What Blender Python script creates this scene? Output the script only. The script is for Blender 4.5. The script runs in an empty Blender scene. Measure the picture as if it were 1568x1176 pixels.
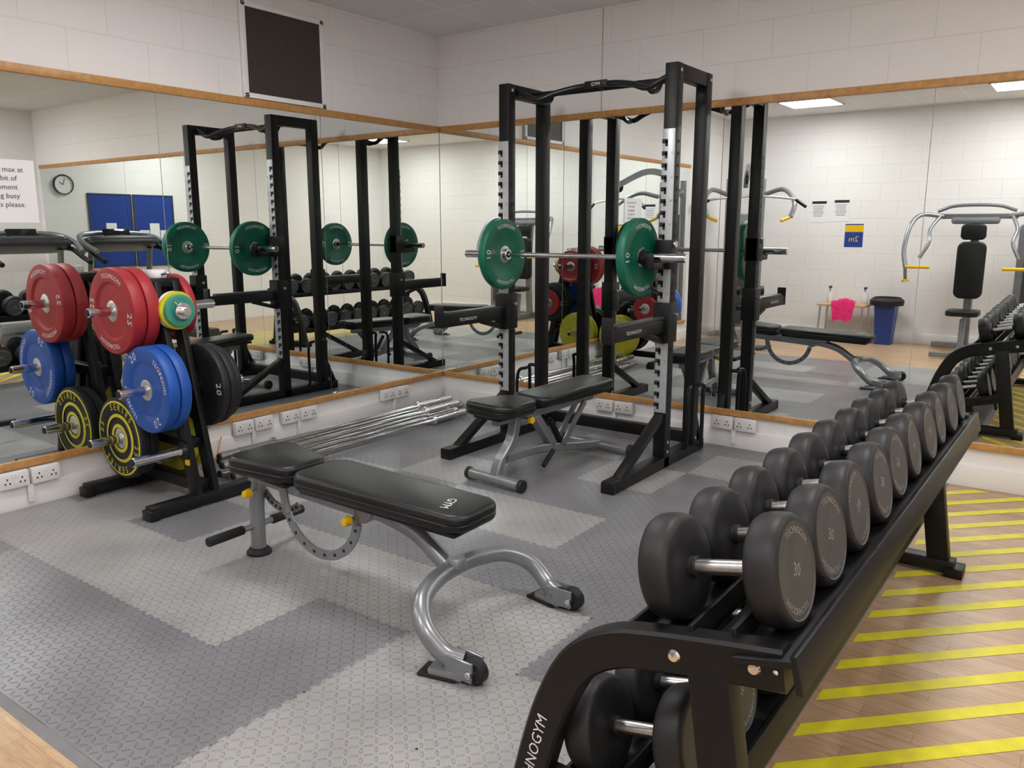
import bpy, bmesh, math, random
from mathutils import Vector, Matrix, Euler
random.seed(4)
V=Vector
scene=bpy.context.scene
try:
    scene.view_settings.view_transform='Standard'
    scene.view_settings.look='None'
except Exception as e: print(e)

# ---------------------------------------------------------------- materials
def newmat(name):
    m=bpy.data.materials.new(name); m.use_nodes=True
    return m, m.node_tree.nodes, m.node_tree.links, m.node_tree.nodes['Principled BSDF']
def mat(name,col,rough=.5,metal=0.,noise=0.,nscale=20.,bump=0.,bscale=200.,spec=None,coat=0.):
    m,n,l,b=newmat(name)
    b.inputs['Base Color'].default_value=(*col,1); b.inputs['Roughness'].default_value=rough
    b.inputs['Metallic'].default_value=metal
    if spec is not None: b.inputs['Specular IOR Level'].default_value=spec
    if coat: b.inputs['Coat Weight'].default_value=coat
    tc=n.new('ShaderNodeTexCoord')
    if noise>0:
        t=n.new('ShaderNodeTexNoise'); t.inputs['Scale'].default_value=nscale; t.inputs['Detail'].default_value=5
        l.new(tc.outputs['Object'],t.inputs['Vector'])
        r=n.new('ShaderNodeMapRange'); r.inputs[1].default_value=.3; r.inputs[2].default_value=.7
        r.inputs[3].default_value=1-noise; r.inputs[4].default_value=1+noise
        l.new(t.outputs['Fac'],r.inputs[0])
        mx=n.new('ShaderNodeVectorMath'); mx.operation='SCALE'; mx.inputs[0].default_value=col
        l.new(r.outputs[0],mx.inputs['Scale']); l.new(mx.outputs[0],b.inputs['Base Color'])
    if bump>0:
        t=n.new('ShaderNodeTexNoise'); t.inputs['Scale'].default_value=bscale; t.inputs['Detail'].default_value=3
        l.new(tc.outputs['Object'],t.inputs['Vector'])
        bp=n.new('ShaderNodeBump'); bp.inputs['Strength'].default_value=bump; bp.inputs['Distance'].default_value=.002
        l.new(t.outputs['Fac'],bp.inputs['Height']); l.new(bp.outputs[0],b.inputs['Normal'])
    return m
BLACK=mat('black_powdercoat',(.008,.008,.009),.4,0,.15,30,.15,600,spec=.3)
BLACKG=mat('black_gloss_paint',(.008,.008,.009),.25,0,.1,30)
RUB=mat('black_rubber',(.014,.014,.016),.55,0,.2,12,.2,300,spec=.4)
RUBD=mat('dumbbell_rubber',(.0155,.0155,.017),.5,0,.3,14,.15,200,spec=.38)
FACE=mat('dumbbell_face_grey',(.075,.074,.072),.5,0,.15,25,spec=.35)
FTXT=mat('dumbbell_text_grey',(.34,.33,.32),.5)
LEA=mat('black_vinyl',(.008,.009,.010),.34,0,.2,8,.25,350,spec=.4)
CHR=mat('chrome',(.78,.78,.8),.14,1.,.08,40)
STEEL=mat('brushed_steel',(.6,.6,.61),.3,1.,.1,60)
GREY=mat('silver_paint',(.27,.28,.30),.30,.5,.06,20)
SILV=mat('upright_silver',(.47,.49,.51),.35,.3,.08,30)
WHT=mat('white_plastic',(.82,.81,.80),.4,0,.03,10)
PAPER=mat('paper',(.85,.85,.87),.7,0,.02,5)
INK=mat('ink',(.015,.015,.015),.7)
REDP=mat('red_bumper',(.36,.018,.026),.5,0,.14,15)
BLUP=mat('blue_bumper',(.008,.08,.38),.48,0,.14,15)
GRNP=mat('green_bumper',(.0,.125,.075),.45,0,.14,15)
YELP=mat('yellow_bumper',(.62,.57,.02),.45,0,.12,15)
YEL=mat('yellow_plastic',(.85,.5,.0),.4)
PINK=mat('pink_cloth',(.8,.02,.18),.8,0,.2,20,.4,60)
BLUE=mat('noticeboard_blue',(.010,.045,.28),.8,0,.1,60)
BIN=mat('bin_blue',(.02,.05,.25),.4)
OAKT=mat('wood_trim',(.52,.265,.085),.42,0,.18,35)
TXTW=mat('white_print',(.8,.8,.8),.5)
TXTY=mat('yellow_print',(.75,.65,.03),.5)
DARKG=mat('dark_grey_plastic',(.045,.05,.055),.4,0,.1,20)
SHROUD=mat('machine_shroud_grey',(.18,.19,.21),.4,0,.1,10)
TABLE=mat('pale_wood_top',(.6,.4,.22),.5,0,.15,20)
SCREEN=mat('screen_black',(.006,.007,.01),.1)
CABLE=mat('orange_cable',(.7,.15,.02),.5)
TEAL=mat('teal_plate',(.05,.3,.22),.45)

def wallmat(name,axis,col):
    m,n,l,b=newmat(name)
    g=n.new('ShaderNodeNewGeometry'); s=n.new('ShaderNodeSeparateXYZ'); c=n.new('ShaderNodeCombineXYZ')
    l.new(g.outputs['Position'],s.inputs[0]); l.new(s.outputs[axis],c.inputs[0]); l.new(s.outputs[2],c.inputs[1])
    br=n.new('ShaderNodeTexBrick'); l.new(c.outputs[0],br.inputs['Vector'])
    br.inputs['Scale'].default_value=1; br.inputs['Brick Width'].default_value=.45; br.inputs['Row Height'].default_value=.225
    br.inputs['Mortar Size'].default_value=.004; br.inputs['Mortar Smooth'].default_value=.6
    br.inputs['Color1'].default_value=(*col,1); br.inputs['Color2'].default_value=(*[x*.99 for x in col],1)
    br.inputs['Mortar'].default_value=(*[x*.94 for x in col],1)
    l.new(br.outputs['Color'],b.inputs['Base Color']); b.inputs['Roughness'].default_value=.55
    t=n.new('ShaderNodeTexNoise'); t.inputs['Scale'].default_value=90; t.inputs['Detail'].default_value=4; l.new(g.outputs['Position'],t.inputs['Vector'])
    b1=n.new('ShaderNodeBump'); b1.inputs['Strength'].default_value=.25; b1.inputs['Distance'].default_value=.003; l.new(t.outputs['Fac'],b1.inputs['Height'])
    b2=n.new('ShaderNodeBump'); b2.invert=True; b2.inputs['Strength'].default_value=.45; b2.inputs['Distance'].default_value=.005
    l.new(br.outputs['Fac'],b2.inputs['Height']); l.new(b1.outputs[0],b2.inputs['Normal']); l.new(b2.outputs[0],b.inputs['Normal'])
    return m
WCOL=(.87,.85,.845)
WX=wallmat('painted_block_x',0,WCOL); WY=wallmat('painted_block_y',1,WCOL)
PAINT=mat('white_gloss_paint',(.87,.86,.86),.4,0,.03,6)

def ceilmat():
    m,n,l,b=newmat('ceiling_tiles')
    g=n.new('ShaderNodeNewGeometry')
    br=n.new('ShaderNodeTexBrick'); l.new(g.outputs['Position'],br.inputs['Vector']); br.offset=0
    br.inputs['Scale'].default_value=1; br.inputs['Brick Width'].default_value=.6; br.inputs['Row Height'].default_value=.6
    br.inputs['Mortar Size'].default_value=.010; br.inputs['Mortar Smooth'].default_value=.1
    br.inputs['Color1'].default_value=(.80,.79,.79,1); br.inputs['Color2'].default_value=(.77,.76,.76,1); br.inputs['Mortar'].default_value=(.88,.87,.87,1)
    l.new(br.outputs['Color'],b.inputs['Base Color']); b.inputs['Roughness'].default_value=.8
    t=n.new('ShaderNodeTexNoise'); t.inputs['Scale'].default_value=120; l.new(g.outputs['Position'],t.inputs['Vector'])
    bp=n.new('ShaderNodeBump'); bp.inputs['Strength'].default_value=.3; bp.inputs['Distance'].default_value=.003; l.new(t.outputs['Fac'],bp.inputs['Height']); l.new(bp.outputs[0],b.inputs['Normal'])
    return m
def woodfloor():
    m,n,l,b=newmat('laminate_planks')
    g=n.new('ShaderNodeNewGeometry')
    br=n.new('ShaderNodeTexBrick'); l.new(g.outputs['Position'],br.inputs['Vector']); br.offset=.37
    br.inputs['Scale'].default_value=1; br.inputs['Brick Width'].default_value=.42; br.inputs['Row Height'].default_value=.065
    br.inputs['Mortar Size'].default_value=.0010; br.inputs['Bias'].default_value=0
    br.inputs['Color1'].default_value=(.59,.405,.25,1); br.inputs['Color2'].default_value=(.48,.315,.185,1); br.inputs['Mortar'].default_value=(.33,.20,.115,1)
    mp=n.new('ShaderNodeMapping'); mp.inputs['Scale'].default_value=(4,40,1); l.new(g.outputs['Position'],mp.inputs[0])
    t=n.new('ShaderNodeTexNoise'); t.inputs['Scale'].default_value=2; t.inputs['Detail'].default_value=6; t.inputs['Distortion'].default_value=1.2; l.new(mp.outputs[0],t.inputs['Vector'])
    mx=n.new('ShaderNodeMix'); mx.data_type='RGBA'; mx.blend_type='MULTIPLY'; mx.inputs[0].default_value=.55
    cr=n.new('ShaderNodeValToRGB'); cr.color_ramp.elements[0].position=.3; cr.color_ramp.elements[0].color=(.62,.56,.50,1); cr.color_ramp.elements[1].position=.65; cr.color_ramp.elements[1].color=(1.1,1.08,1.05,1)
    l.new(t.outputs['Fac'],cr.inputs[0]); l.new(br.outputs['Color'],mx.inputs[6]); l.new(cr.outputs[0],mx.inputs[7]); l.new(mx.outputs[2],b.inputs['Base Color'])
    b.inputs['Roughness'].default_value=.36
    return m
def matfloor(name,col):
    m,n,l,b=newmat(name)
    g=n.new('ShaderNodeNewGeometry'); s=n.new('ShaderNodeSeparateXYZ'); l.new(g.outputs['Position'],s.inputs[0])
    def M(op,a,bb=None):
        k=n.new('ShaderNodeMath'); k.operation=op
        for i,v in enumerate((a,bb)):
            if v is None: continue
            if isinstance(v,(int,float)): k.inputs[i].default_value=v
            else: l.new(v,k.inputs[i])
        return k.outputs[0]
    S=1/.030
    r=.7071
    px=M('MULTIPLY',s.outputs[0],S); py=M('MULTIPLY',s.outputs[1],S)
    fx=M('FLOOR',px); fy=M('FLOOR',py)
    par=M('ABSOLUTE',M('MODULO',M('ADD',fx,fy),2.0))      # 0/1
    sg=M('SUBTRACT',M('MULTIPLY',par,2.0),1.0)
    lx=M('SUBTRACT',M('SUBTRACT',px,fx),.5); ly=M('SUBTRACT',M('SUBTRACT',py,fy),.5)
    a=M('MULTIPLY',M('ADD',lx,M('MULTIPLY',sg,ly)),r)
    c=M('MULTIPLY',M('SUBTRACT',lx,M('MULTIPLY',sg,ly)),r)
    d=M('ADD',M('POWER',M('DIVIDE',M('ABSOLUTE',a),.46),2.0),M('POWER',M('DIVIDE',M('ABSOLUTE',c),.14),2.0))
    mr=n.new('ShaderNodeMapRange'); mr.inputs[1].default_value=.35; mr.inputs[2].default_value=1.0; mr.inputs[3].default_value=1; mr.inputs[4].default_value=0
    l.new(d,mr.inputs[0])
    t=n.new('ShaderNodeTexNoise'); t.inputs['Scale'].default_value=2.6; t.inputs['Detail'].default_value=9; l.new(g.outputs['Position'],t.inputs['Vector'])
    t2=n.new('ShaderNodeMapRange'); t2.inputs[1].default_value=.3; t2.inputs[2].default_value=.7; t2.inputs[3].default_value=.82; t2.inputs[4].default_value=1.14; l.new(t.outputs['Fac'],t2.inputs[0])
    t3=M('MULTIPLY',t2.outputs[0],M('ADD',1.0,M('MULTIPLY',mr.outputs[0],.14)))
    mx=n.new('ShaderNodeVectorMath'); mx.operation='SCALE'; mx.inputs[0].default_value=col; l.new(t3,mx.inputs['Scale']); l.new(mx.outputs[0],b.inputs['Base Color'])
    bp=n.new('ShaderNodeBump'); bp.inputs['Strength'].default_value=1.0; bp.inputs['Distance'].default_value=.005; l.new(mr.outputs[0],bp.inputs['Height']); l.new(bp.outputs[0],b.inputs['Normal'])
    b.inputs['Roughness'].default_value=.33
    return m
def grillemat():
    m,n,l,b=newmat('vent_mesh')
    g=n.new('ShaderNodeNewGeometry'); s=n.new('ShaderNodeSeparateXYZ'); c=n.new('ShaderNodeCombineXYZ'); l.new(g.outputs['Position'],s.inputs[0]); l.new(s.outputs[1],c.inputs[0]); l.new(s.outputs[2],c.inputs[1])
    br=n.new('ShaderNodeTexBrick'); l.new(c.outputs[0],br.inputs['Vector']); br.offset=0
    br.inputs['Scale'].default_value=1; br.inputs['Brick Width'].default_value=.014; br.inputs['Row Height'].default_value=.014; br.inputs['Mortar Size'].default_value=.0028
    br.inputs['Color1'].default_value=(.008,.006,.005,1); br.inputs['Color2'].default_value=(.012,.01,.008,1); br.inputs['Mortar'].default_value=(.07,.055,.045,1)
    l.new(br.outputs['Color'],b.inputs['Base Color']); b.inputs['Roughness'].default_value=.5
    return m
def mirrormat():
    m,n,l,b=newmat('mirror_glass')
    b.inputs['Base Color'].default_value=(.865,.91,.89,1); b.inputs['Metallic'].default_value=1; b.inputs['Roughness'].default_value=0.0
    return m
def emit(name,col,s):
    m,n,l,b=newmat(name); b.inputs['Emission Color'].default_value=(*col,1); b.inputs['Emission Strength'].default_value=s; return m
CEIL=ceilmat(); WOOD=woodfloor(); ML=matfloor('mat_light_grey',(.345,.342,.34)); MD=matfloor('mat_dark_grey',(.195,.195,.210)); GRILLE=grillemat(); MIR=mirrormat()
PANEL=emit('light_diffuser',(1,.98,.968),29.0)
TAPE=mat('yellow_tape',(.82,.75,.03),.4,0,.12,12)

# ---------------------------------------------------------------- builder
def catmull(pts,n=6):
    pts=[V(p) for p in pts]; out=[]
    P=[pts[0]*2-pts[1]]+pts+[pts[-1]*2-pts[-2]]
    for i in range(1,len(P)-2):
        for k in range(n):
            t=k/n; a,b,c,d=P[i-1],P[i],P[i+1],P[i+2]
            out.append(.5*((2*b)+(c-a)*t+(2*a-5*b+4*c-d)*t*t+(3*b-a-3*c+d)*t**3))
    out.append(pts[-1]); return out
def frame(normal,up):
    z=V(normal).normalized(); y=V(up); y=(y-z*y.dot(z)).normalized(); x=y.cross(z)
    return Matrix((x,y,z)).transposed().to_4x4()
_txt={}
def textmesh(s,ext):
    if (s,ext) in _txt: return _txt[(s,ext)]
    c=bpy.data.curves.new('t','FONT'); c.body=s; c.size=1; c.align_x='CENTER'; c.align_y='CENTER'; c.extrude=0; c.resolution_u=2
    o=bpy.data.objects.new('t',c); scene.collection.objects.link(o)
    bpy.context.view_layer.update()
    me=bpy.data.meshes.new_from_object(o.evaluated_get(bpy.context.evaluated_depsgraph_get()))
    r=([v.co.copy() for v in me.vertices],[list(p.vertices) for p in me.polygons])
    bpy.data.objects.remove(o); bpy.data.curves.remove(c); bpy.data.meshes.remove(me)
    _txt[(s,ext)]=r; return r
class B:
    def __init__(s,T=None): s.v=[];s.f=[];s.m=[];s.mats=[];s.T=T or Matrix()
    def mi(s,m):
        if m not in s.mats: s.mats.append(m)
        return s.mats.index(m)
    def add(s,vs,fs,m,M=None):
        o=len(s.v); M=s.T@M if M is not None else s.T
        s.v+=[M@V(v) for v in vs]; i=s.mi(m)
        for f in fs: s.f.append([o+k for k in f]); s.m.append(i)
    def box(s,c,size,m,rot=None,bevel=0.,seg=2,edges=None):
        bm=bmesh.new(); bmesh.ops.create_cube(bm,size=1)
        for v in bm.verts: v.co=V((v.co.x*size[0],v.co.y*size[1],v.co.z*size[2]))
        if bevel>0: bmesh.ops.bevel(bm,geom=bm.edges[:],offset=min(bevel,min(size)*.49),segments=seg,affect='EDGES',profile=.5)
        bm.verts.ensure_lookup_table()
        M=Matrix.Translation(V(c))
        if rot is not None: M=M@(rot.to_4x4() if isinstance(rot,Matrix) else Euler(rot).to_matrix().to_4x4())
        s.add([v.co.copy() for v in bm.verts],[[v.index for v in f.verts] for f in bm.faces],m,M); bm.free()
    def beam(s,p1,p2,w,h,m,bevel=.004,up=(0,0,1)):
        p1=V(p1);p2=V(p2); d=p2-p1
        if abs(d.normalized().dot(V(up)))>.99: up=(0,1,0)
        F=frame(d,up)  # local z along beam, y ~ up
        s.box((p1+p2)/2,(w,h,d.length),m,F.to_3x3(),bevel)
    def lathe(s,prof,c,axis,m,seg=40,cap=True):
        up=(0,0,1) if abs(V(axis).normalized().z)<.9 else (0,1,0)
        M=Matrix.Translation(V(c))@frame(axis,up)
        vs=[];fs=[];n=len(prof)
        for k in range(seg):
            a=2*math.pi*k/seg
            for r,z in prof: vs.append((r*math.cos(a),r*math.sin(a),z))
        for k in range(seg):
            k2=(k+1)%seg
            for j in range(n-1): fs.append([k*n+j,k2*n+j,k2*n+j+1,k*n+j+1])
        if cap:
            if prof[0][0]>1e-5: fs.append([k*n for k in range(seg)][::-1])
            if prof[-1][0]>1e-5: fs.append([k*n+n-1 for k in range(seg)])
        s.add(vs,fs,m,M)
    def cyl(s,p1,p2,r,m,seg=20,r2=None,bev=None):
        p1=V(p1);p2=V(p2);L=(p2-p1).length; r2=r if r2 is None else r2
        bv=min(r,L)*.12 if bev is None else bev
        s.lathe([(max(r-bv,1e-4),0),(r,bv),(r2,L-bv),(max(r2-bv,1e-4),L)],p1,p2-p1,m,seg)
    def tube(s,pts,r,m,seg=12,smooth=6,prof=None,up=(0,0,1)):
        P=catmull(pts,smooth) if smooth and len(pts)>2 else [V(p) for p in pts]
        if prof is None: prof=[(math.cos(2*math.pi*k/seg),math.sin(2*math.pi*k/seg)) for k in range(seg)]; sc=r
        else: sc=1
        n=len(prof); vs=[];fs=[]; t=(P[1]-P[0]).normalized(); u=V(up)
        if abs(u.dot(t))>.98: u=V((1,0,0))
        for i,p in enumerate(P):
            t=(P[min(i+1,len(P)-1)]-P[max(i-1,0)]).normalized()
            u=(u-t*u.dot(t)).normalized(); w=t.cross(u)
            rr=sc(i/(len(P)-1)) if callable(sc) else sc
            for a,b in prof: vs.append(p+w*a*rr+u*b*rr)
        for i in range(len(P)-1):
            for k in range(n):
                k2=(k+1)%n; fs.append([i*n+k,i*n+k2,(i+1)*n+k2,(i+1)*n+k])
        fs.append(list(range(n))[::-1]); fs.append([(len(P)-1)*n+k for k in range(n)])
        s.add(vs,fs,m)
    def rtube(s,pts,w,h,m,smooth=6,up=(0,0,1)):
        a=w/2;b=h/2;c=min(w,h)*.12
        s.tube(pts,1,m,smooth=smooth,prof=[(a-c,-b),(a,-b+c),(a,b-c),(a-c,b),(-a+c,b),(-a,b-c),(-a,-b+c),(-a+c,-b)],up=up)
    def prism(s,poly,thick,M,m):
        n=len(poly); vs=[(x,y,-thick/2) for x,y in poly]+[(x,y,thick/2) for x,y in poly]
        fs=[list(range(n))[::-1],list(range(n,2*n))]+[[k,(k+1)%n,n+(k+1)%n,n+k] for k in range(n)]
        s.add(vs,fs,m,M)
    def pad(s,c,L,W,H,m,w2=None,r=.06,rot=(0,0,0),edge=.02):
        """rounded upholstered pad, length along x"""
        w2=w2 or W; poly=[]
        for cx,cy,a0 in ((L/2-r,w2/2-r,0),(-L/2+r,W/2-r,90),(-L/2+r,-W/2+r,180),(L/2-r,-w2/2+r,270)):
            for k in range(7):
                a=math.radians(a0+k*15); poly.append((cx+r*math.cos(a),cy+r*math.sin(a)))
        n=len(poly); vs=[];fs=[]
        lay=[(-H/2+edge*(1-math.cos(math.radians(a))),edge*(1-math.sin(math.radians(a)))) for a in (0,30,60,90)]
        lay+=[(-H*.05,0),(0.0,.0035),(H*.05,0)]
        lay+=[(H/2-edge*(1-math.sin(math.radians(a))),edge*(1-math.cos(math.radians(a)))) for a in (0,30,60,90)]
        for z,ins in lay:
            for x,y in poly:
                vs.append((x*(1-2*ins/L),y*(1-2*ins/W),z))
        for j in range(len(lay)-1):
            for k in range(n):
                k2=(k+1)%n; fs.append([j*n+k,j*n+k2,(j+1)*n+k2,(j+1)*n+k])
        fs.append(list(range(n))[::-1]); fs.append([(len(lay)-1)*n+k for k in range(n)])
        M=Matrix.Translation(V(c))@Euler(rot).to_matrix().to_4x4(); s.add(vs,fs,m,M)
    def text(s,t,size,pos,normal,up,m):
        vs,fs=textmesh(t,0)
        s.add([v*size for v in vs],fs,m,Matrix.Translation(V(pos))@frame(normal,up))
    def obj(s,name,loc=(0,0,0),rot=(0,0,0),angle=35):
        me=bpy.data.meshes.new(name); me.from_pydata([tuple(v) for v in s.v],[],s.f)
        for m in s.mats: me.materials.append(m)
        me.polygons.foreach_set('material_index',s.m); me.polygons.foreach_set('use_smooth',[True]*len(s.f))
        me.update()
        me.set_sharp_from_angle(angle=math.radians(angle))
        o=bpy.data.objects.new(name,me); o.location=loc; o.rotation_euler=rot; scene.collection.objects.link(o); return o
def inst(o,name,loc,rot=(0,0,0),sc=1):
    k=bpy.data.objects.new(name,o.data); k.location=loc; k.rotation_euler=rot; k.scale=(sc,)*3; scene.collection.objects.link(k); return k

def arctext(b,w,c,n,rad,a0,size,step,m,off):
    """letters set round a circle of radius rad, centred on angle a0 (degrees)"""
    nn=V(n).normalized(); Fm=frame(nn,(0,0,1)).to_3x3(); N=len(w)
    for i,ch in enumerate(w):
        a=math.radians(a0-(i-(N-1)/2)*step); d=Fm@V((math.cos(a),math.sin(a),0))
        b.text(ch,size,V(c)+nn*off+d*rad,nn,d,m)
def plate(b,c,n,R,T,m,label='',tm=None,word=None,bore=.026,hub=STEEL,hr=.055,ang=(0,180)):
    n=V(n).normalized(); c=V(c); h=T/2
    b.lathe([(hr,h*.82),(R*.62,h*.7),(R*.68,h),(R*.95,h),(R*.985,h*.9),(R,h*.65),(R,-h*.65),(R*.985,-h*.9),(R*.95,-h),(R*.68,-h),(R*.62,-h*.7),(hr,-h*.82)],c,n,m,64,cap=False)
    b.lathe([(bore,h*.95),(hr*.8,h*.95),(hr,h*.8),(hr,-h*.8),(hr*.8,-h*.95),(bore,-h*.95),(bore,h*.95)],c,n,hub,32,cap=False)
    if label:
        for sd in (1,-1):
            nn=n*sd
            for a in ang: arctext(b,label,c,nn,R*.81,a,R*.27,11,tm,h+.0015)
            if word:
                for a in (ang[0]+90,ang[0]+270): arctext(b,word,c,nn,R*.81,a,R*.15,6.6,tm,h+.0015)

# ---------------------------------------------------------------- room
Z0=-.01; ZC=2.94; XR=7.0; YB=-6.3; t=.12
def slab(name,c,size,m,bevel=0):
    b=B(); b.box((0,0,0),size,m,None,bevel); return b.obj(name,c)
slab('floor',(XR/2,YB/2,Z0-.05),(XR+.3,-YB+.3,.1),WOOD)
slab('ceiling',(XR/2,YB/2,ZC+.05),(XR+.3,-YB+.3,.1),CEIL)
slab('wall_left',(-t/2,YB/2,ZC/2),(t,-YB,ZC+.02),WY)
slab('wall_right',(XR/2,t/2,ZC/2),(XR,t,ZC+.02),WX)
slab('wall_back',(XR/2,YB-t/2,ZC/2),(XR,t,ZC+.02),WX)
slab('wall_far_side',(XR+t/2,YB/2,ZC/2),(t,-YB,ZC+.02),WY)

MB=.255; MT=2.212
# mirrors
b=B(); ys=[-.012,-1.25,-2.46,-3.68,-4.9]
for a,c in zip(ys[:-1],ys[1:]): b.box((.006,(a+c)/2,(MB+MT)/2),(.008,(a-c)-.004,MT-MB),MIR)
b.obj('wall_mirror_left')
b=B(); xs=[.012,1.21,2.42,3.63,4.84,6.9]
for a,c in zip(xs[:-1],xs[1:]): b.box(((a+c)/2,-.006,(MB+MT)/2),((c-a)-.004,.008,MT-MB),MIR)
b.obj('wall_mirror_right')
# wooden trims
slab('trim_1',(.012,-2.46,MT+.022),(.022,4.9,.045),OAKT,.003)
slab('trim_2',(.012,-2.46,MB-.02),(.022,4.9,.04),OAKT,.003)
slab('trim_3',(3.46,-.012,MT+.022),(6.87,.022,.045),OAKT,.003)
slab('trim_4',(3.46,-.012,MB-.02),(6.87,.022,.04),OAKT,.003)
slab('baseboard_left',(.011,-3.15,.055),(.022,6.28,.13),PAINT,.004)
slab('baseboard_right',(3.5,-.011,.055),(6.9,.022,.13),PAINT,.004)
slab('baseboard_back',(3.5,YB+.011,.055),(6.9,.022,.13),PAINT,.004)
slab('trim_5',(1.51,-.002,(MT+.045+ZC)/2),(.006,.004,ZC-MT-.05),mat('joint',(.5,.47,.43),.7))
# vent
b=B()
b.box((0,0,0),(.012,.60,.52),GRILLE)
for dy in (-.315,.315): b.box((.004,dy,0),(.02,.035,.57),PAINT,None,.003)
for dz in (-.27,.272): b.box((.004,0,dz),(.02,.66,.03),PAINT,None,.003)
for dy in (-.315,.315):
    for dz in (-.27,.272): b.cyl((.012,dy,dz),(.017,dy,dz),.006,STEEL,10)
b.obj('air_vent_grille',(.012,-1.53,2.545))

# mat tiles
def edge(x0,y0,x1,y1,flat=False):
    L=math.hypot(x1-x0,y1-y0); dx,dy=(x1-x0)/L,(y1-y0)/L; nx,ny=-dy,dx; pts=[]
    if flat: return [(x0,y0)]
    N=20
    for k in range(N):
        s0=L*k/N; h=.005 if k%2 else -.005
        pts.append((x0+dx*(s0+.002)+nx*h,y0+dy*(s0+.002)+ny*h)); pts.append((x0+dx*(s0+L/N-.002)+nx*h,y0+dy*(s0+L/N-.002)+ny*h))
    return pts
TS=.485; GX=[max(.024,2.105+TS*k) for k in range(-5,4)]; GX=sorted(set(GX)); GX[-1]=3.87 if GX[-1]>3.6 else GX[-1]
if GX[-1]<3.86: GX.append(3.87)
GY=[-4.235]+[-3.665+TS*k for k in range(0,8)]; GY=[g for g in GY if g<-.1]+[-.024]
LIGHTSET={(-5,0),(-4,0),(-3,0),(-2,0),(-1,0),(1,0),(2,0),(3,0),(1,-1),(2,-1),(-1,1),(-2,1),(0,1),(1,1),(-4,1),(0,3),(-1,3),(-3,3),(-2,4),(-3,2),(2,4),(2,5),(1,6),(-1,6),(2,6),(0,5)}
b=B()
for i in range(len(GX)-1):
    for j in range(len(GY)-1):
        x0,x1=GX[i],GX[i+1]; y0,y1=GY[j],GY[j+1]
        ci=math.floor(((x0+x1)/2-2.105)/TS); cj=math.floor(((y0+y1)/2+3.665)/TS)
        poly=[]
        bot=edge(x0,y0,x1,y0,j==0); rgt=edge(x1,y0,x1,y1,i==len(GX)-2)
        top=edge(x0,y1,x1,y1,j==len(GY)-2); lft=edge(x0,y0,x0,y1,i==0)
        poly+=bot; poly+=rgt
        poly+= ([(x1,y1)] if j==len(GY)-2 else top[::-1])
        poly+= ([(x0,y1)] if i==0 else lft[::-1])
        m=ML if (ci,cj) in LIGHTSET else MD
        b.add([(x,y,0) for x,y in poly],[list(range(len(poly)))],m)
EW=mat('mat_edge',(.19,.19,.2),.5,0,.1,8)
xe,ye=GX[-1],GY[0]; x0=GX[0]; yt=GY[-1]
b.add([(x0,ye,0),(xe,ye,0),(xe+.03,ye-.03,Z0),(x0,ye-.03,Z0),(xe,yt,0),(xe+.03,yt,Z0)],[[0,3,2,1],[1,2,5,4]],EW)
b.obj('rubber_gym_mat')

# tape
b=B(); w=.027; 
def clip(poly,ax,val,keepgt):
    out=[]
    for k in range(len(poly)):
        p,q=poly[k],poly[(k+1)%len(poly)]
        ip=(p[ax]>=val) if keepgt else (p[ax]<=val); iq=(q[ax]>=val) if keepgt else (q[ax]<=val)
        if ip: out.append(p)
        if ip!=iq:
            tt=(val-p[ax])/(q[ax]-p[ax]); out.append((p[0]+(q[0]-p[0])*tt,p[1]+(q[1]-p[1])*tt))
    return out
for k in range(-14,16):
    yc=-2.39+.226*k; wv=w*1.414
    poly=[(3.3,yc-1.15-wv),(5.6,yc+1.15-wv),(5.6,yc+1.15+wv),(3.3,yc-1.15+wv)]
    for a in ((0,3.915,True),(0,5.25,False),(1,-4.6,True),(1,-.06,False)):
        if poly: poly=clip(poly,*a)
    if len(poly)>2: b.add([(x,y,Z0+.0012) for x,y in poly],[list(range(len(poly)))],TAPE)
b.obj('floor_marking_tape')

# sockets
def sockets(name,x,y,wall):
    b=B()
    n=V((1,0,0)) if wall=='l' else V((0,-1,0)); a=V((0,1,0)) if wall=='l' else V((1,0,0))
    for o in (-.078,.078):
        c=a*o
        sz=(.034,.145,.086) if wall=='l' else (.145,.034,.086)
        b.box(c+n*.017,sz,WHT,None,.006)
        for k in (-.036,.036):
            for q,dz in ((0,.01),(-.011,-.012),(.011,-.012)):
                ss=(.003,.006,.009) if wall=='l' else (.006,.003,.009)
                b.box(c+n*.035+a*(k+q)+V((0,0,dz)),ss,INK)
            ss=(.004,.012,.016) if wall=='l' else (.012,.004,.016)
            b.box(c+n*.036+a*(k*.3)+V((0,0,.026)),ss,PAPER)
    sz=(.02,.03,.10) if wall=='l' else (.03,.02,.10)
    b.box(n*.012+V((0,0,-.09)),sz,WHT,None,.003)
    return b.obj(name,(x,y,.168))
for a in ((.022,-1.58,'l'),(.022,-1.96,'l'),(.022,-.63,'l'),(1.69,-.022,'r'),(2.60,-.022,'r'),(.022,-3.36,'l')): sockets('power_socket',*a)

# paper notice on mirror
b=B(); b.box((0,0,0),(.0012,.42,.31),PAPER)
for k,s in enumerate(('15 mins max at','each bit of','equipment','during busy','periods please.')):
    b.text(s,.036,(.0015,.045,.105-.043*k),(1,0,0),(0,0,1),INK)
b.obj('paper_notice',(.0125,-3.37,1.635))

# ceiling lights
for k,(x,y) in enumerate(((1.4,-5.2),(3.6,-5.2),(5.8,-5.2),(1.7,-2.6),(3.9,-2.6),(6.0,-1.6))):
    b=B(); b.box((0,0,0),(.58,.58,.012),PANEL)
    for s in (-1,1):
        b.box((0,s*.30,-.002),(.62,.02,.02),WHT,None,.002); b.box((s*.30,0,-.002),(.02,.62,.02),WHT,None,.002)
    b.obj('ceiling_light',(x,y,ZC-.008))

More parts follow.
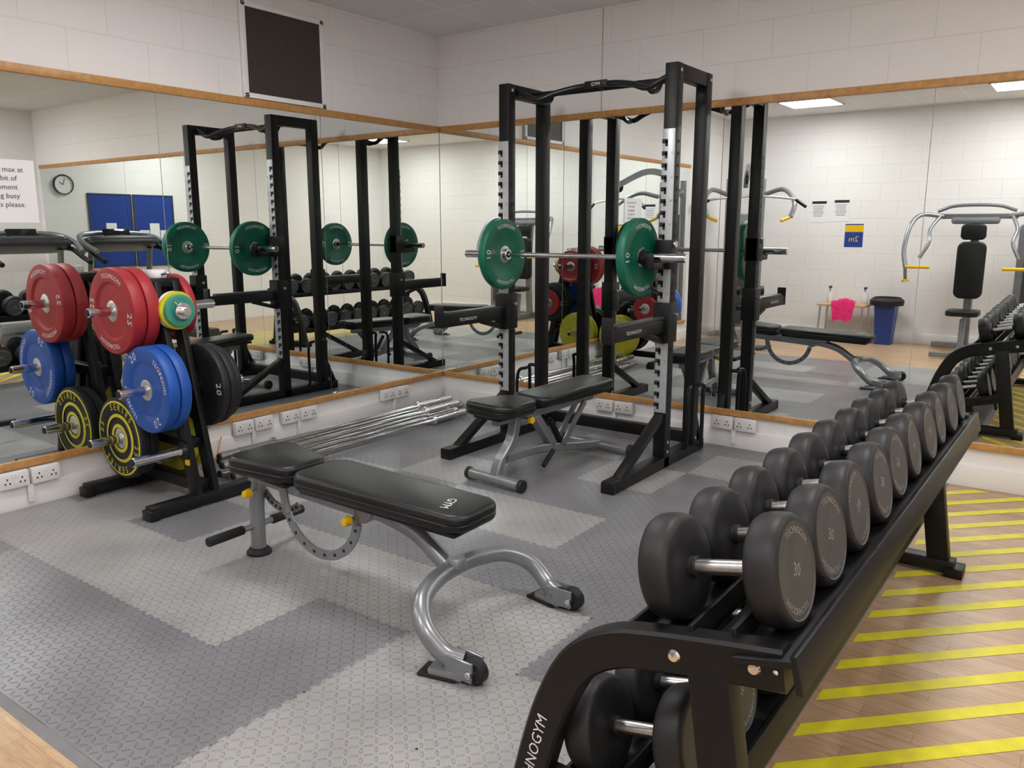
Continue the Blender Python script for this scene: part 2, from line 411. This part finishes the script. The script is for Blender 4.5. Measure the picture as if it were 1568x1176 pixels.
# ---------------------------------------------------------------- power rack
xL,xR,yF,yK,H=1.22,2.40,-.72,-.30,2.37
b=B()
for sx,x in ((-1,xL),(1,xR)):
    b.box((x,yF,H/2),(.08,.075,H-.002),BLACK,None,.004)
    b.box((x,yK,H/2),(.075,.075,H),BLACK,None,.004)
    b.box((x,(yF+yK)/2,H-.04),(.07,yK-yF,.08),BLACK,None,.004)
    b.box((x,-.77,.035),(.08,1.24,.07),BLACK,None,.006)
    b.box((x,-1.375,.03),(.084,.02,.055),RUB)
    # silver numbered strip with slots
    b.box((x,yF-.041,1.18),(.078,.008,1.66),SILV,None,.002)
    for k in range(24):
        z=.40+k*.067
        b.box((x-.022,yF-.0465,z),(.034,.004,.024),INK,None,.001)
        b.box((x-.012,yF-.0465,z-.012),(.014,.004,.032),INK,None,.001)
        if k%2==0: b.text(str(k//2+1),.018,(x+.024,yF-.0455,z),(0,-1,0),(0,0,1),INK)
    for k in range(24):
        z=.40+k*.067
        b.cyl((x+.0395,yF,z),(x+.042,yF,z),.010,INK,10)
    # gusset brace
    b.beam((x,-1.28,.05),(x,yF-.03,.33),.06,.04,BLACK)
    b.beam((x,yK+.02,.30),(x,-.17,.06),.05,.03,BLACK)
    # storage loops
    xo=x+.09*sx
    b.tube([(x,yK-.02,.46),(xo,yK-.02,.46),(xo,yK-.02,.40),(xo,yK-.02,.12),(xo,yK-.02,.07),(x,yK-.02,.07)],.013,BLACK,10,5)
    b.tube([(x+.045*sx,-.5,.07),(x+.07*sx,-.5,.12),(x+.07*sx,-.5,.42),(x+.045*sx,-.42,.46)],.012,BLACK,10,5)
    # bolts
    for y,z in ((yF,.10),(yF,.16),(yF,2.33),(yK,2.33),(yK,.10)): b.cyl((x+.036,y,z),(x+.046,y,z),.011,STEEL,8)
    # safety arm
    b.box((x,yF-.01,.90),(.105,.12,.24),BLACK,None,.006)
    b.box((x,(yF-1.42)/2,.885),(.06,.70,.075),BLACK,None,.005)
    b.box((x,-1.06,.93),(.05,.6,.02),DARKG,None,.005)
    b.box((x,-1.425,.915),(.066,.022,.14),BLACK,None,.006)
    b.beam((x,yF-.02,.78),(x,-1.0,.85),.045,.03,BLACK)
    b.cyl((x-.07,yF,.95),(x+.075,yF,.95),.012,STEEL)
    b.text('TECHNOGYM',.028,(x+.0306,-1.18,.885),(1,0,0),(0,0,1),TXTW)
    # J hook
    b.box((x,yF-.02,1.30),(.10,.115,.17),BLACK,None,.006)
    b.box((x,yF-.15,1.235),(.05,.20,.03),BLACK,None,.006)
    b.box((x,yF-.24,1.265),(.05,.02,.08),BLACK,None,.006)
    b.box((x,yF-.14,1.252),(.042,.16,.008),DARKG)
    b.cyl((x+.05,yF-.03,1.36),(x+.066,yF-.03,1.36),.02,STEEL)
# cross members
b.box(((xL+xR)/2,yK+.05,.09),(xR-xL,.06,.08),BLACK,None,.004)
# pull-up bar
b.tube([(xL+.03,-.48,2.325),(xR-.03,-.48,2.325)],.019,BLACK,14,0)
b.tube([(xL+.03,-.66,2.33),(xL+.10,-.66,2.30),(xL+.20,-.66,2.265),(xL+.32,-.62,2.30),(xL+.45,-.58,2.325),(1.81,-.57,2.33),(xR-.45,-.58,2.325),(xR-.32,-.62,2.30),(xR-.20,-.66,2.265),(xR-.10,-.66,2.30),(xR-.03,-.66,2.33)],.019,BLACKG,12,6)
for x in (xL+.20,xR-.20): b.tube([(x,-.66,2.27),(x,-.60,2.25),(x,-.52,2.27),(x,-.48,2.325)],.016,BLACKG,10,5)
b.beam((1.81,-.57,2.33),(1.81,-.48,2.325),.03,.03,BLACK)
b.box((1.81,-.592,2.33),(.16,.010,.045),BLACK,None,.003); b.text('GYM',.03,(1.81,-.598,2.33),(0,-1,0),(0,0,1),TXTW)
b.obj('power_rack')

# loaded barbell on rack
b=B(); by,bz=-.895,1.285
b.cyl((1.34,by,bz),(2.26,by,bz),.0145,CHR,20)
for s,xc in ((-1,1.31),(1,2.295)):
    b.cyl((xc-s*.05,by,bz),(xc-s*.03,by,bz),.036,CHR,24)
    b.cyl((xc-s*.05,by,bz),(xc+s*.30,by,bz),.025,CHR,24)
    plate(b,(xc,by,bz),(s,0,0),.225,.055,GRNP,'10',TXTW,'TECHNOGYM')
    b.cyl((xc+s*.032,by,bz),(xc+s*.062,by,bz),.042,RUB,24)
    b.tube([(xc+s*.045,by,bz+.03),(xc+s*.05,by-.04,bz+.055)],.006,STEEL,8,0)
b.obj('loaded_barbell')

# ---------------------------------------------------------------- floor barbells
def barbell():
    b=B(); 
    b.cyl((0,-.66,0),(0,.66,0),.0145,CHR,16)
    for s in (-1,1):
        b.cyl((0,s*.655,0),(0,s*.685,0),.038,CHR,20); b.cyl((0,s*.685,0),(0,s*1.06,0),.0255,STEEL,20)
        b.cyl((0,s*1.06,0),(0,s*1.07,0),.019,INK,16)
        b.cyl((0,s*.90,0),(0,s*.93,0),.0275,CHR,20)
    return b.obj('barbell')
b0=barbell(); b0.location=(.20,-1.28,.038)
for x,y,z,r in ((.285,-1.30,.038,.0),(.37,-1.25,.038,.012),(.455,-1.44,.038,-.01),(.545,-1.42,.038,.0),(.33,-1.36,.105,.0),(.50,-1.46,.105,.0)):
    inst(b0,'barbell',(x,y,z),(0,0,r))

# ---------------------------------------------------------------- plate tree
b=B(); yc=-2.79
for x in (.10,.74):
    b.box((x,yc,.040),(.075,.64,.06),BLACK,None,.006)
    for e in (-.31,.31): b.box((x,yc+e,.026),(.085,.05,.052),BLACK,None,.004)
for y in (yc-.05,yc+.05):
    b.beam((.74,y,.05),(.49,y,1.17),.035,.075,BLACK)
    b.beam((.10,y,.05),(.35,y,1.17),.035,.075,BLACK)
b.box((.42,yc,1.17),(.20,.17,.05),BLACK,None,.01)
b.box((.42,yc,.10),(.62,.07,.06),BLACK,None,.005)
b.box((.42,yc,.62),(.40,.08,.06),BLACK,None,.005)
b.box((.42,yc,.325),(.52,.08,.05),BLACK,None,.005)
b.box((.42,yc,1.03),(.16,.11,.06),BLACK,None,.005)
b.box((.705,yc-.070,.24),(.04,.003,.03),YEL)
def peg(x,z,s,L=.27):
    b.cyl((x,yc+s*.03,z),(x,yc+s*(.05+L),z),.0245,CHR,20); b.cyl((x,yc+s*.07,z),(x,yc+s*.078,z),.05,BLACK,24)
    b.cyl((x,yc+s*(.05+L),z),(x,yc+s*(.056+L),z),.018,INK,14)
for p in ((.375,1.03,-1),(.605,.638,-1),(.265,.328,-1),(.68,.30,-1),(.40,1.03,1),(.62,.62,1),(.27,.30,1)): peg(*p,L=.30)
b.obj('plate_tree_rack')
def stack(name,items):
    b=B()
    for it in items: plate(b,*it[0],**it[1])
    return b.obj(name)
W_='TECHNOGYM'
stack('red_weight_plates',[(((.375,yc-.12,1.03),(0,-1,0),.225,.070,REDP),dict(label='25',tm=TXTW,word=W_)),(((.375,yc-.195,1.03),(0,-1,0),.225,.072,REDP),dict(label='25',tm=TXTW,word=W_,ang=(-10,170)))])
stack('blue_weight_plates',[(((.605,yc-.115,.638),(0,-1,0),.225,.060,BLUP),dict(label='20',tm=TXTW,word=W_)),(((.605,yc-.18,.638),(0,-1,0),.225,.062,BLUP),dict(label='20',tm=TXTW,word=W_,ang=(-60,120)))])
b=B(); bx,bzz=.265,.328
plate(b,(bx,yc-.11,bzz),(0,-1,0),.215,.05,RUB); plate(b,(bx,yc-.165,bzz),(0,-1,0),.225,.052,RUB)
b.lathe([(.197,.0280),(.208,.0265)],(bx,yc-.165,bzz),(0,-1,0),YELP,56,cap=False)
b.lathe([(.118,.0245),(.136,.0220)],(bx,yc-.165,bzz),(0,-1,0),YELP,56,cap=False)
b.lathe([(.060,.0235),(.080,.0230)],(bx,yc-.165,bzz),(0,-1,0),YELP,56,cap=False)
for w,a0 in (('SERIES',75),('SERIES',255),('25',165),('25',-15)): arctext(b,w,(bx,yc-.165,bzz),(0,-1,0),.173,a0,.05,13,TXTY,.0285)
b.obj('black_weight_plates')
stack('black_weight_plates',[(((.62,yc+.105,.62),(0,1,0),.225,.045,RUB),dict(label='20',tm=TXTW)),(((.62,yc+.155,.62),(0,1,0),.22,.045,RUB),dict(label='20',tm=TXTW)),(((.62,yc+.20,.62),(0,1,0),.20,.035,RUB),dict(label='10',tm=TXTW)),(((.62,yc+.235,.62),(0,1,0),.14,.03,REDP),dict())])
stack('yellow_weight_plates',[(((.27,yc+.12,.30),(0,1,0),.225,.055,YELP),dict(label='15',tm=TXTW,word=W_)),(((.27,yc+.18,.30),(0,1,0),.225,.05,YELP),dict(label='15',tm=TXTW,word=W_))])
stack('red_weight_plates',[(((.40,yc+.11,1.03),(0,1,0),.18,.05,REDP),dict(label='25',tm=TXTW,word=W_))])
# small change plates on stub peg
b=B(); c=V((.545,yc+.0,1.03))
b.cyl(c,c+V((.16,0,0)),.024,CHR,20)
plate(b,c+V((.035,0,0)),(1,0,0),.10,.022,PAPER,hr=.04)
plate(b,c+V((.060,0,0)),(1,0,0),.10,.024,YELP,hr=.04)
plate(b,c+V((.086,0,0)),(1,0,0),.085,.022,TEAL,hr=.036)
b.cyl(c+V((.10,0,0)),c+V((.125,0,0)),.045,CHR,24); b.cyl(c+V((.12,-.02,.02)),c+V((.12,-.05,.05)),.007,CHR,10)
b.obj('change_plates')
b=B(); b.lathe([(.026,-.02),(.05,-.02),(.055,0),(.05,.02),(.026,.02),(.026,-.02)],(0,0,0),(0,0,1),PAPER,28,cap=False); b.tube([(.05,0,0),(.08,.01,.005),(.085,.03,.005)],.008,CHR,8); b.obj('lock_collar',(.45,yc-.01,1.216))

# ---------------------------------------------------------------- benches
def bench_front():
    b=B()
    b.pad((.225,0,.437),.87,.30,.07,LEA,w2=.27,r=.07,rot=(0,math.radians(1.5),0))
    b.box((.225,0,.395),(.80,.24,.018),BLACK,(0,math.radians(1.5),0),.006)
    b.pad((-.42,0,.455),.35,.34,.075,LEA,w2=.26,r=.07,rot=(0,math.radians(3),0))
    b.box((-.42,0,.41),(.30,.22,.02),BLACK,(0,math.radians(3),0),.006)
    b.text('GYM',.05,(.53,-.03,.4665),(0.026,0,1),(1,.3,0),TXTW)
    # top frame
    b.rtube([(-.61,0,.375),(-.3,0,.36),(.12,0,.34)],.055,.06,GREY)
    for s in (-1,1):
        b.beam((-.28,s*.045,.385),(.25,s*.045,.375),.012,.035,GREY)
        b.beam((-.59,s*.04,.40),(-.33,s*.04,.385),.012,.04,GREY)
    # rear post
    b.tube([(-.56,0,.38),(-.595,0,.24),(-.60,0,.03)],.033,GREY,16)
    b.lathe([(.02,.03),(.04,.028),(.055,.012),(.055,0),(.02,0)],(-.60,0,0),(0,0,1),RUB,28)
    b.cyl((-.60,-.10,.135),(-.60,.10,.135),.014,GREY,14)
    for s in (-1,1): b.cyl((-.60,s*.08,.135),(-.60,s*.26,.135),.021,RUB,18)
    def arc(cx,cz,R,a0,a1,y,w=.034):
        n=22; outer=[];inner=[]
        for k in range(n+1):
            a=math.radians(a0+(a1-a0)*k/n); outer.append((cx+(R+w/2)*math.cos(a),cz+(R+w/2)*math.sin(a))); inner.append((cx+(R-w/2)*math.cos(a),cz+(R-w/2)*math.sin(a)))
        for k in range(n):
            q=[outer[k],outer[k+1],inner[k+1],inner[k]]
            M=Matrix(((1,0,0,0),(0,0,-1,y),(0,1,0,0),(0,0,0,1)))
            b.prism(q,.010,M,GREY)
        for k in range(0,9):
            a=math.radians(a0+(a1-a0)*(k+.5)/9)
            for sd in (-1,1): b.cyl((cx+R*math.cos(a),y+sd*.0055,cz+R*math.sin(a)),(cx+R*math.cos(a),y+sd*.0065,cz+R*math.sin(a)),.0075,INK,12)
    arc(-.15,.325,.215,200,350,-.03,.042)
    b.beam((-.38,-.03,.36),(-.355,-.03,.24),.010,.05,GREY)
    b.beam((.065,-.03,.36),(.06,-.03,.28),.010,.04,GREY)
    arc(-.45,.38,.15,215,310,.03,.034)
    # pivot bosses & yellow knobs
    b.cyl((-.26,-.06,.37),(-.26,.06,.37),.022,GREY); b.cyl((.10,-.045,.345),(.10,.045,.345),.045,GREY,28)
    for x,z in ((-.56,.31),(.05,.31)):
        b.cyl((x,-.03,z),(x,-.07,z),.010,STEEL,12); b.cyl((x,-.06,z),(x,-.095,z),.021,YEL,14,r2=.016)
    # spine to horseshoe foot
    b.tube([(.0,0,.345),(.16,0,.345),(.34,0,.305),(.47,0,.225),(.535,0,.185)],.033,GREY,18)
    b.tube([(.80,-.30,.055),(.74,-.325,.075),(.66,-.325,.14),(.585,-.25,.19),(.54,-.12,.205),(.53,0,.207),(.54,.12,.205),(.585,.25,.19),(.66,.325,.14),(.74,.325,.075),(.80,.30,.055)],.033,GREY,18,6)
    b.lathe([(.001,.025),(.03,.025),(.04,.01),(.04,-.01),(.001,-.01)],(.54,0,.225),(0,0,1),GREY,24)
    for s in (-1,1):
        b.box((.76,s*.325,.02),(.13,.075,.03),GREY,(0,0,-s*.2),.01)
        b.beam((.76,s*.28,.055),(.87,s*.285,.05),.012,.07,GREY); b.beam((.76,s*.345,.055),(.87,s*.345,.05),.012,.07,GREY)
        b.lathe([(.001,.02),(.035,.02),(.045,.012),(.045,-.012),(.035,-.02),(.001,-.02)],(.86,s*.315,.046),(0,1,0),RUB,28)
        b.cyl((.86,s*.27,.046),(.86,s*.36,.046),.012,STEEL,12)
        b.box((.73,s*.33,.006),(.14,.085,.012),RUB,(0,0,-s*.2),.004)
    return b
bench_front().obj('adjustable_bench',(2.13,-3.02,0),(0,0,math.radians(2)))
b=B()
b.pad((.16,0,.462),.74,.27,.06,LEA,w2=.25,r=.05,rot=(0,math.radians(-1.5),0))
b.pad((-.42,0,.452),.38,.34,.075,LEA,w2=.26,r=.09,rot=(0,math.radians(2),0))
b.box((.16,0,.425),(.68,.2,.02),BLACK,None,.004); b.box((-.42,0,.41),(.3,.2,.02),BLACK,None,.004)
b.rtube([(-.5,0,.378),(-.1,0,.375),(.42,0,.39)],.05,.05,GREY)
b.rtube([(-.32,0,.37),(-.36,0,.24),(-.46,0,.13),(-.50,0,.04)],.06,.05,GREY)
b.cyl((-.50,-.19,.038),(-.50,.19,.038),.032,GREY,20)
for s in (-1,1): b.cyl((-.5,s*.185,.038),(-.5,s*.215,.038),.036,RUB,20); b.cyl((.52,s*.24,.04),(.52,s*.28,.04),.04,RUB,20)
b.rtube([(-.44,0,.15),(-.1,0,.14),(.25,0,.085),(.50,0,.05)],.06,.05,GREY)
b.cyl((.52,-.25,.04),(.52,.25,.04),.034,GREY,20)
b.beam((.02,0,.14),(-.16,0,.36),.06,.05,GREY)
b.beam((.10,.03,.13),(.32,.03,.37),.02,.035,GREY); b.beam((.10,-.03,.13),(.32,-.03,.37),.02,.035,GREY)
b.beam((.12,0,.12),(.0,0,.3),.03,.03,BLACK)
b.cyl((-.05,-.07,.13),(-.17,-.09,.06),.015,RUB,14)
b.cyl((-.28,0,.36),(-.28,-.09,.36),.012,STEEL,12); b.cyl((-.28,-.07,.36),(-.28,-.10,.36),.02,YEL,14)
b.obj('weight_bench',(1.845,-1.13,0),(0,0,math.radians(85)))

# ---------------------------------------------------------------- dumbbell rack
y0r,y1r=-3.765,-1.42; tilt=math.radians(13); tx=V((math.cos(tilt),0,math.sin(tilt))); tn=V((-math.sin(tilt),0,math.cos(tilt)))
DC=V((3.945,0,.765)); DL=V((3.77,0,.325)); RD=.114
b=B()
for y in (y0r,y1r):
    b.rtube([(4.115,y,.655),(4.03,y,.642),(3.86,y,.612),(3.76,y,.585),(3.68,y,.53),(3.625,y,.44),(3.575,y,.30),(3.51,y,.04)],.055,.085,BLACK,6,up=(0,0,1))
    b.beam((3.97,y,.61),(4.06,y,.02),.06,.085,BLACK,up=(1,0,0))
    b.box((3.79,y,.030),(.66,.075,.055),BLACK,None,.006)
    b.box((4.12,y,.012),(.07,.10,.044),BLACK,None,.004); b.box((3.47,y,.024),(.07,.10,.044),BLACK,None,.004)
    b.rtube([(3.545,y,.20),(3.75,y,.21),(4.02,y,.275)],.05,.06,BLACK,5)
    for x,z in ((3.90,.619),(4.06,.647)):
        for s in (-1,1): b.lathe([(.001,.006),(.010,.005),(.0135,0)],(x,y+s*.0275,z),(0,s,0),CHR,18)
    b.lathe([(.001,.003),(.005,.0)],(4.10,y-.0275,.652),(0,-1,0),CHR,12)
b.text('TECHNOGYM',.038,(3.562,y0r-.0285,.255),(0,-1,0),(-.95,0,.24),TXTW)
R3=Matrix((tx,V((0,1,0)),tn)).transposed()
ym=(y0r+y1r)/2; L=y1r-y0r
for C,rr in ((DC,RD),(DL,RD)):
    base=C-tn*(rr+.009); base.y=ym
    b.box(base-tx*.115,(.13,L-.05,.014),BLACK,R3,.003)
    b.box(base+tx*.108,(.115,L+.08,.014),BLACK,R3,.003)
    b.box(base-tx*.19+tn*.012,(.012,L,.05),BLACK,R3,.003)
    b.box(base+tx*.168-tn*.020,(.014,L+.08,.075),BLACK,R3,.003)
    b.box(base-tn*.03,(.05,L,.06),BLACK,R3,.004)
    for s in (-1,1): b.box(base+tx*.045*s+tn*.02,(.012,L,.05),BLACK,R3,.003)
b.obj('dumbbell_rack')
# dumbbell mesh
def dumbbell(num):
    b=B(); hw=.036; hc=.113; R=.114
    for s in (-1,1):
        c=(s*hc,0,0)
        b.lathe([(.02,-hw),(.07,-hw),(R*.86,-hw*.97),(R*.93,-hw*.86),(R*.98,-hw*.6),(R,-hw*.25),(R,hw*.35),(R*.985,hw*.65),(R*.95,hw*.87),(R*.90,hw*.97),(R*.85,hw)],c,(s,0,0),RUBD,56,cap=False)
        b.lathe([(R*.85,hw),(R*.83,hw*.93),(.001,hw*.93)],c,(s,0,0),FACE,48,cap=False)
        off=hw*.93+.001
        b.text(num,.036,V(c)+V((s*off,0,0)),(s,0,0),(0,0,1),FTXT)
        for a in (90,270): arctext(b,'TECHNOGYM',c,(s,0,0),R*.68,a,.02,9.5,FTXT,off)
    b.cyl((-.08,0,0),(.08,0,0),.0165,STEEL,20)
    for s in (-1,1): b.cyl((s*.062,0,0),(s*.08,0,0),.022,RUBD,20)
    return b.obj('dumbbell')
for tier,(C,n) in enumerate(((DC,10),(DL,10))):
    for k in range(n):
        sc=1.0-.0165*k
        p=C-tn*(RD*(1-sc)); y=-3.645+.2355*k
        if k%2==0: db=dumbbell(str((30 if tier==0 else 40)-k)) ; o=db
        else: o=inst(db,'dumbbell',(0,0,0))
        jit=random.uniform(-.006,.006)
        o.location=(p.x+jit,y,p.z+jit*.2); o.rotation_euler=(random.uniform(-.6,.6) if k else -.35,-tilt,random.uniform(-.03,.03)); o.scale=(1-.006*k,sc,sc)

# ---------------------------------------------------------------- things seen in mirrors
# litter bin
b=B()
b.lathe([(.001,0),(.13,0),(.175,.52),(.185,.53),(.165,.53),(.12,.02)],(0,0,0),(0,0,1),BIN,4)
b.lathe([(.170,.50),(.20,.50),(.205,.56),(.16,.60),(.155,.55)],(0,0,0),(0,0,1),RUB,12)
b.obj('litter_bin',(2.27,-6.03,Z0),(0,0,math.radians(45)),30)
# side table
b=B(); b.box((0,0,.48),(.60,.42,.025),TABLE,None,.006)
for sx in (-1,1):
    for sy in (-1,1): b.tube([(sx*.26,sy*.17,.47),(sx*.28,sy*.19,0)],.012,STEEL,10,0)
b.obj('side_table',(1.76,-6.02,Z0))
b=B(); 
n=16; vs=[];fs=[]
for i in range(n+1):
    for j in range(n+1):
        u=i/n-.5; v=j/n-.5; x=u*.24*(1+.25*math.sin(v*7)); y=v*.30
        z=.018+.05*max(0,math.cos(u*3.1)*math.cos(v*2.4))*abs(math.sin(u*15+v*8))+.02*abs(math.sin(v*17+u*4))
        if v>.28: z-=(v-.28)*1.1; y=.28*.30+(v-.28)*.10
        vs.append((x,y+.12,z))
for i in range(n):
    for j in range(n): k=i*(n+1)+j; fs.append([k,k+1,k+n+2,k+n+1])
b.add(vs,fs,PINK); b.obj('pink_towel',(1.80,-5.97,.487))
for x,cx in ((1.55,WHT),(1.99,PAPER)):
    b=B(); b.lathe([(.001,0),(.035,0),(.04,.01),(.04,.12),(.015,.16),(.014,.19)],(0,0,0),(0,0,1),cx,20); b.box((0,.015,.205),(.03,.07,.03),DARKG,None,.006); b.beam((0,.03,.2),(0,.05,.16),.01,.01,DARKG)
    b.obj('spray_bottle',(x,-6.1,.483))
# posters
def poster(name,x,z,w,h,style):
    b=B(); b.box((0,0,0),(w,.002,h),PAPER if style!='blue' else BLUE)
    if style!='blue':
        b.box((0,.0015,h*.38),(w*.9,.001,h*.12),INK)
        for k in range(6): b.box((-.01,.0015,h*.22-k*.026),(w*.7*(1-.1*(k%3)),.001,.006),INK)
    else:
        b.box((0,.0015,h*.30),(w,.001,h*.3),YEL); b.text('2m',.1,(0,.002,-.05),(0,1,0),(0,0,1),YEL)
    b.obj(name,(x,YB+.003,z))
poster('wall_poster',1.27,1.68,.21,.297,'p');poster('wall_poster',1.56,1.69,.21,.297,'p');poster('wall_poster',1.74,1.36,.23,.30,'blue')
# noticeboards & clock on far side wall
for y in (-.95,-1.60):
    b=B(); b.box((0,0,0),(.015,.60,1.0),BLUE)
    for s in (-1,1): b.box((-.004,s*.305,0),(.02,.015,1.02),DARKG); b.box((-.004,0,s*.505),(.02,.62,.015),DARKG)
    for k in range(3): b.box((-.009,-.15+.16*k,-.1+.1*(k%2)),(.002,.15,.21),PAPER)
    b.obj('noticeboard',(XR-.01,y,1.42))
b=B(); b.lathe([(.001,.0),(.13,0),(.13,.03),(.115,.035),(.112,.02),(.001,.02)],(0,0,0),(-1,0,0),WHT,40)
b.lathe([(.13,0),(.135,.02),(.13,.04),(.115,.036)],(0,0,0),(-1,0,0),DARKG,40,cap=False)
b.beam((-.023,0,0),(-.023,.05,.03),.004,.008,INK); b.beam((-.023,0,0),(-.023,-.02,.08),.004,.006,INK)
b.obj('wall_clock',(XR-.001,-.33,2.03))

# treadmill (belt towards -x, console at +x)
b=B()
b.box((.35,0,.14),(1.75,.78,.14),DARKG,None,.03); b.box((.45,0,.215),(1.5,.5,.01),RUB)
for x in (-.4,1.1):
    for s in (-1,1): b.cyl((x,s*.3,0),(x,s*.3,.09),.035,RUB)
b.box((-.45,0,.20),(.35,.80,.20),SHROUD,None,.06)
for s in (-1,1):
    b.tube([(-.40,s*.38,.15),(-.38,s*.40,.7),(-.30,s*.40,1.20)],.035,GREY,14)
    b.tube([(-.30,s*.47,1.22),(-.16,s*.49,1.20),(.02,s*.50,1.12),(.22,s*.50,1.05)],.030,RUB,12)
b.pad((-.32,0,1.26),.42,1.02,.12,DARKG,r=.16,rot=(0,-.30,0),edge=.04)
b.tube([(.05,-.50,1.17),(-.20,-.54,1.28),(-.42,-.46,1.37),(-.50,-.2,1.40),(-.50,.2,1.40),(-.42,.46,1.37),(-.20,.54,1.28),(.05,.50,1.17)],.035,GREY,12)
b.box((-.38,0,1.40),(.04,.36,.12),SCREEN,(0,-.5,0),.015); b.box((-.28,0,1.345),(.14,.40,.015),SHROUD,(0,-.30,0),.006)
b.obj('treadmill',(5.85,-.60,Z0),(0,0,math.pi))

# chest press machine facing +y
b=B()
b.rtube([(0,-.45,.05),(0,.55,.05)],.09,.07,GREY,0); b.rtube([(-.38,-.42,.05),(.38,-.42,.05)],.07,.07,GREY,0,up=(0,0,1)); b.rtube([(-.25,.52,.05),(.25,.52,.05)],.06,.06,GREY,0)
b.rtube([(0,-.25,.05),(0,-.22,.9),(0,-.30,1.62)],.09,.07,GREY,up=(0,1,0))
b.rtube([(0,.1,.05),(0,.05,.42)],.06,.06,GREY,0,up=(0,1,0))
b.pad((0,.12,.50),.34,.36,.07,LEA,r=.08)
b.pad((0,-.08,.98),.66,.30,.07,LEA,r=.08,rot=(0,math.radians(90),math.radians(90)))
b.pad((0,-.09,1.42),.18,.26,.07,LEA,r=.05,rot=(0,math.radians(90),math.radians(90)))
b.rtube([(-.42,-.20,1.60),(.42,-.20,1.60)],.05,.06,GREY,0)
b.tube([(-.40,-.15,1.66),(-.2,-.1,1.72),(.2,-.1,1.72),(.40,-.15,1.66)],.02,GREY,10)
b.box((0,-.14,1.55),(.5,.08,.08),SHROUD,None,.03)
for s in (-1,1):
    b.tube([(s*.34,-.15,1.60),(s*.55,-.05,1.62),(s*.64,.10,1.50),(s*.66,.26,1.22),(s*.62,.32,1.02)],.026,GREY,12)
    b.tube([(s*.36,-.15,1.62),(s*.44,.02,1.45),(s*.42,.15,1.30),(s*.50,.20,1.12)],.02,GREY,12)
    b.cyl((s*.36,.33,1.02),(s*.62,.33,1.02),.019,YEL,14); b.cyl((s*.60,.20,.86),(s*.62,.40,.86),.017,YEL,14)
    b.tube([(s*.62,.32,1.02),(s*.61,.30,.86)],.02,GREY,10,0)
b.box((.62,-.32,.78),(.36,.22,1.46),SHROUD,None,.04); b.box((.62,-.205,.8),(.20,.01,1.1),DARKG,None,.003)
b.obj('chest_press_machine',(3.2,-5.62,Z0))

# lat pulldown machine
b=B()
for x in (-.22,.22): b.rtube([(x,-.35,0),(x,-.35,2.1)],.06,.07,GREY,0,up=(0,1,0))
b.box((0,-.35,.9),(.34,.12,1.5),SHROUD,None,.03); b.box((0,-.28,.75),(.2,.02,1.1),DARKG)
b.rtube([(0,-.40,2.0),(0,-.30,2.15),(0,.1,2.22),(0,.62,2.02)],.06,.08,GREY,5)
for y,z in ((-.3,2.1),(.58,2.0)): b.cyl((-.02,y,z),(.02,y,z),.07,RUB,24)
b.cyl((0,.62,1.98),(0,.62,1.86),.004,INK,8)
b.tube([(-.62,.62,1.72),(-.5,.62,1.80),(-.1,.62,1.84),(.1,.62,1.84),(.5,.62,1.80),(.62,.62,1.72)],.014,CHR,12)
for s in (-1,1): b.cyl((s*.50,.62,1.80),(s*.63,.62,1.71),.018,RUB,12)
b.rtube([(0,-.4,.05),(0,.9,.05)],.08,.07,GREY,0); b.rtube([(-.4,-.4,.05),(.4,-.4,.05)],.07,.07,GREY,0); b.rtube([(-.3,.85,.05),(.3,.85,.05)],.06,.06,GREY,0)
b.rtube([(0,.5,.05),(0,.45,.45)],.06,.06,GREY,0,up=(0,1,0)); b.pad((0,.5,.50),.40,.34,.07,LEA,r=.08,rot=(0,0,math.pi/2))
b.rtube([(0,.28,.05),(0,.22,.68)],.05,.05,GREY,0,up=(0,1,0))
for s in (-1,1): b.cyl((s*.05,.24,.68),(s*.24,.24,.68),.06,LEA,20)
for s in (-1,1):
    b.tube([(s*.24,-.3,1.9),(s*.45,-.1,1.95),(s*.55,.2,1.78),(s*.50,.30,1.60)],.03,GREY,12); b.cyl((s*.5,.3,1.6),(s*.38,.34,1.55),.02,YEL,12)
b.obj('lat_pulldown_machine',(.68,-5.2,Z0),(0,0,math.radians(-25)))

# cable on floor by tree
b=B(); b.tube([(.03,-2.2,.14),(.10,-2.30,.03),(.13,-2.42,.008),(.3,-2.455,.008),(.5,-2.44,.008)],.004,CABLE,8); b.obj('extension_cable')

# ---------------------------------------------------------------- camera
cam=bpy.data.cameras.new('camera'); co=bpy.data.objects.new('camera',cam); scene.collection.objects.link(co)
cam.sensor_fit='HORIZONTAL'; cam.sensor_width=36; cam.lens=36*1240/1568
F=V((-.5899,.8075,0)); p=math.radians(10.87)
d=(F*math.cos(p)+V((0,0,-math.sin(p)))).normalized()
co.location=(4.51,-5.17,1.45); co.rotation_euler=d.to_track_quat('-Z','Y').to_euler(); cam.clip_start=.02
scene.camera=co
w=bpy.data.worlds.new('World'); scene.world=w; w.use_nodes=True
w.node_tree.nodes['Background'].inputs[0].default_value=(.9,.9,1,1); w.node_tree.nodes['Background'].inputs[1].default_value=.3
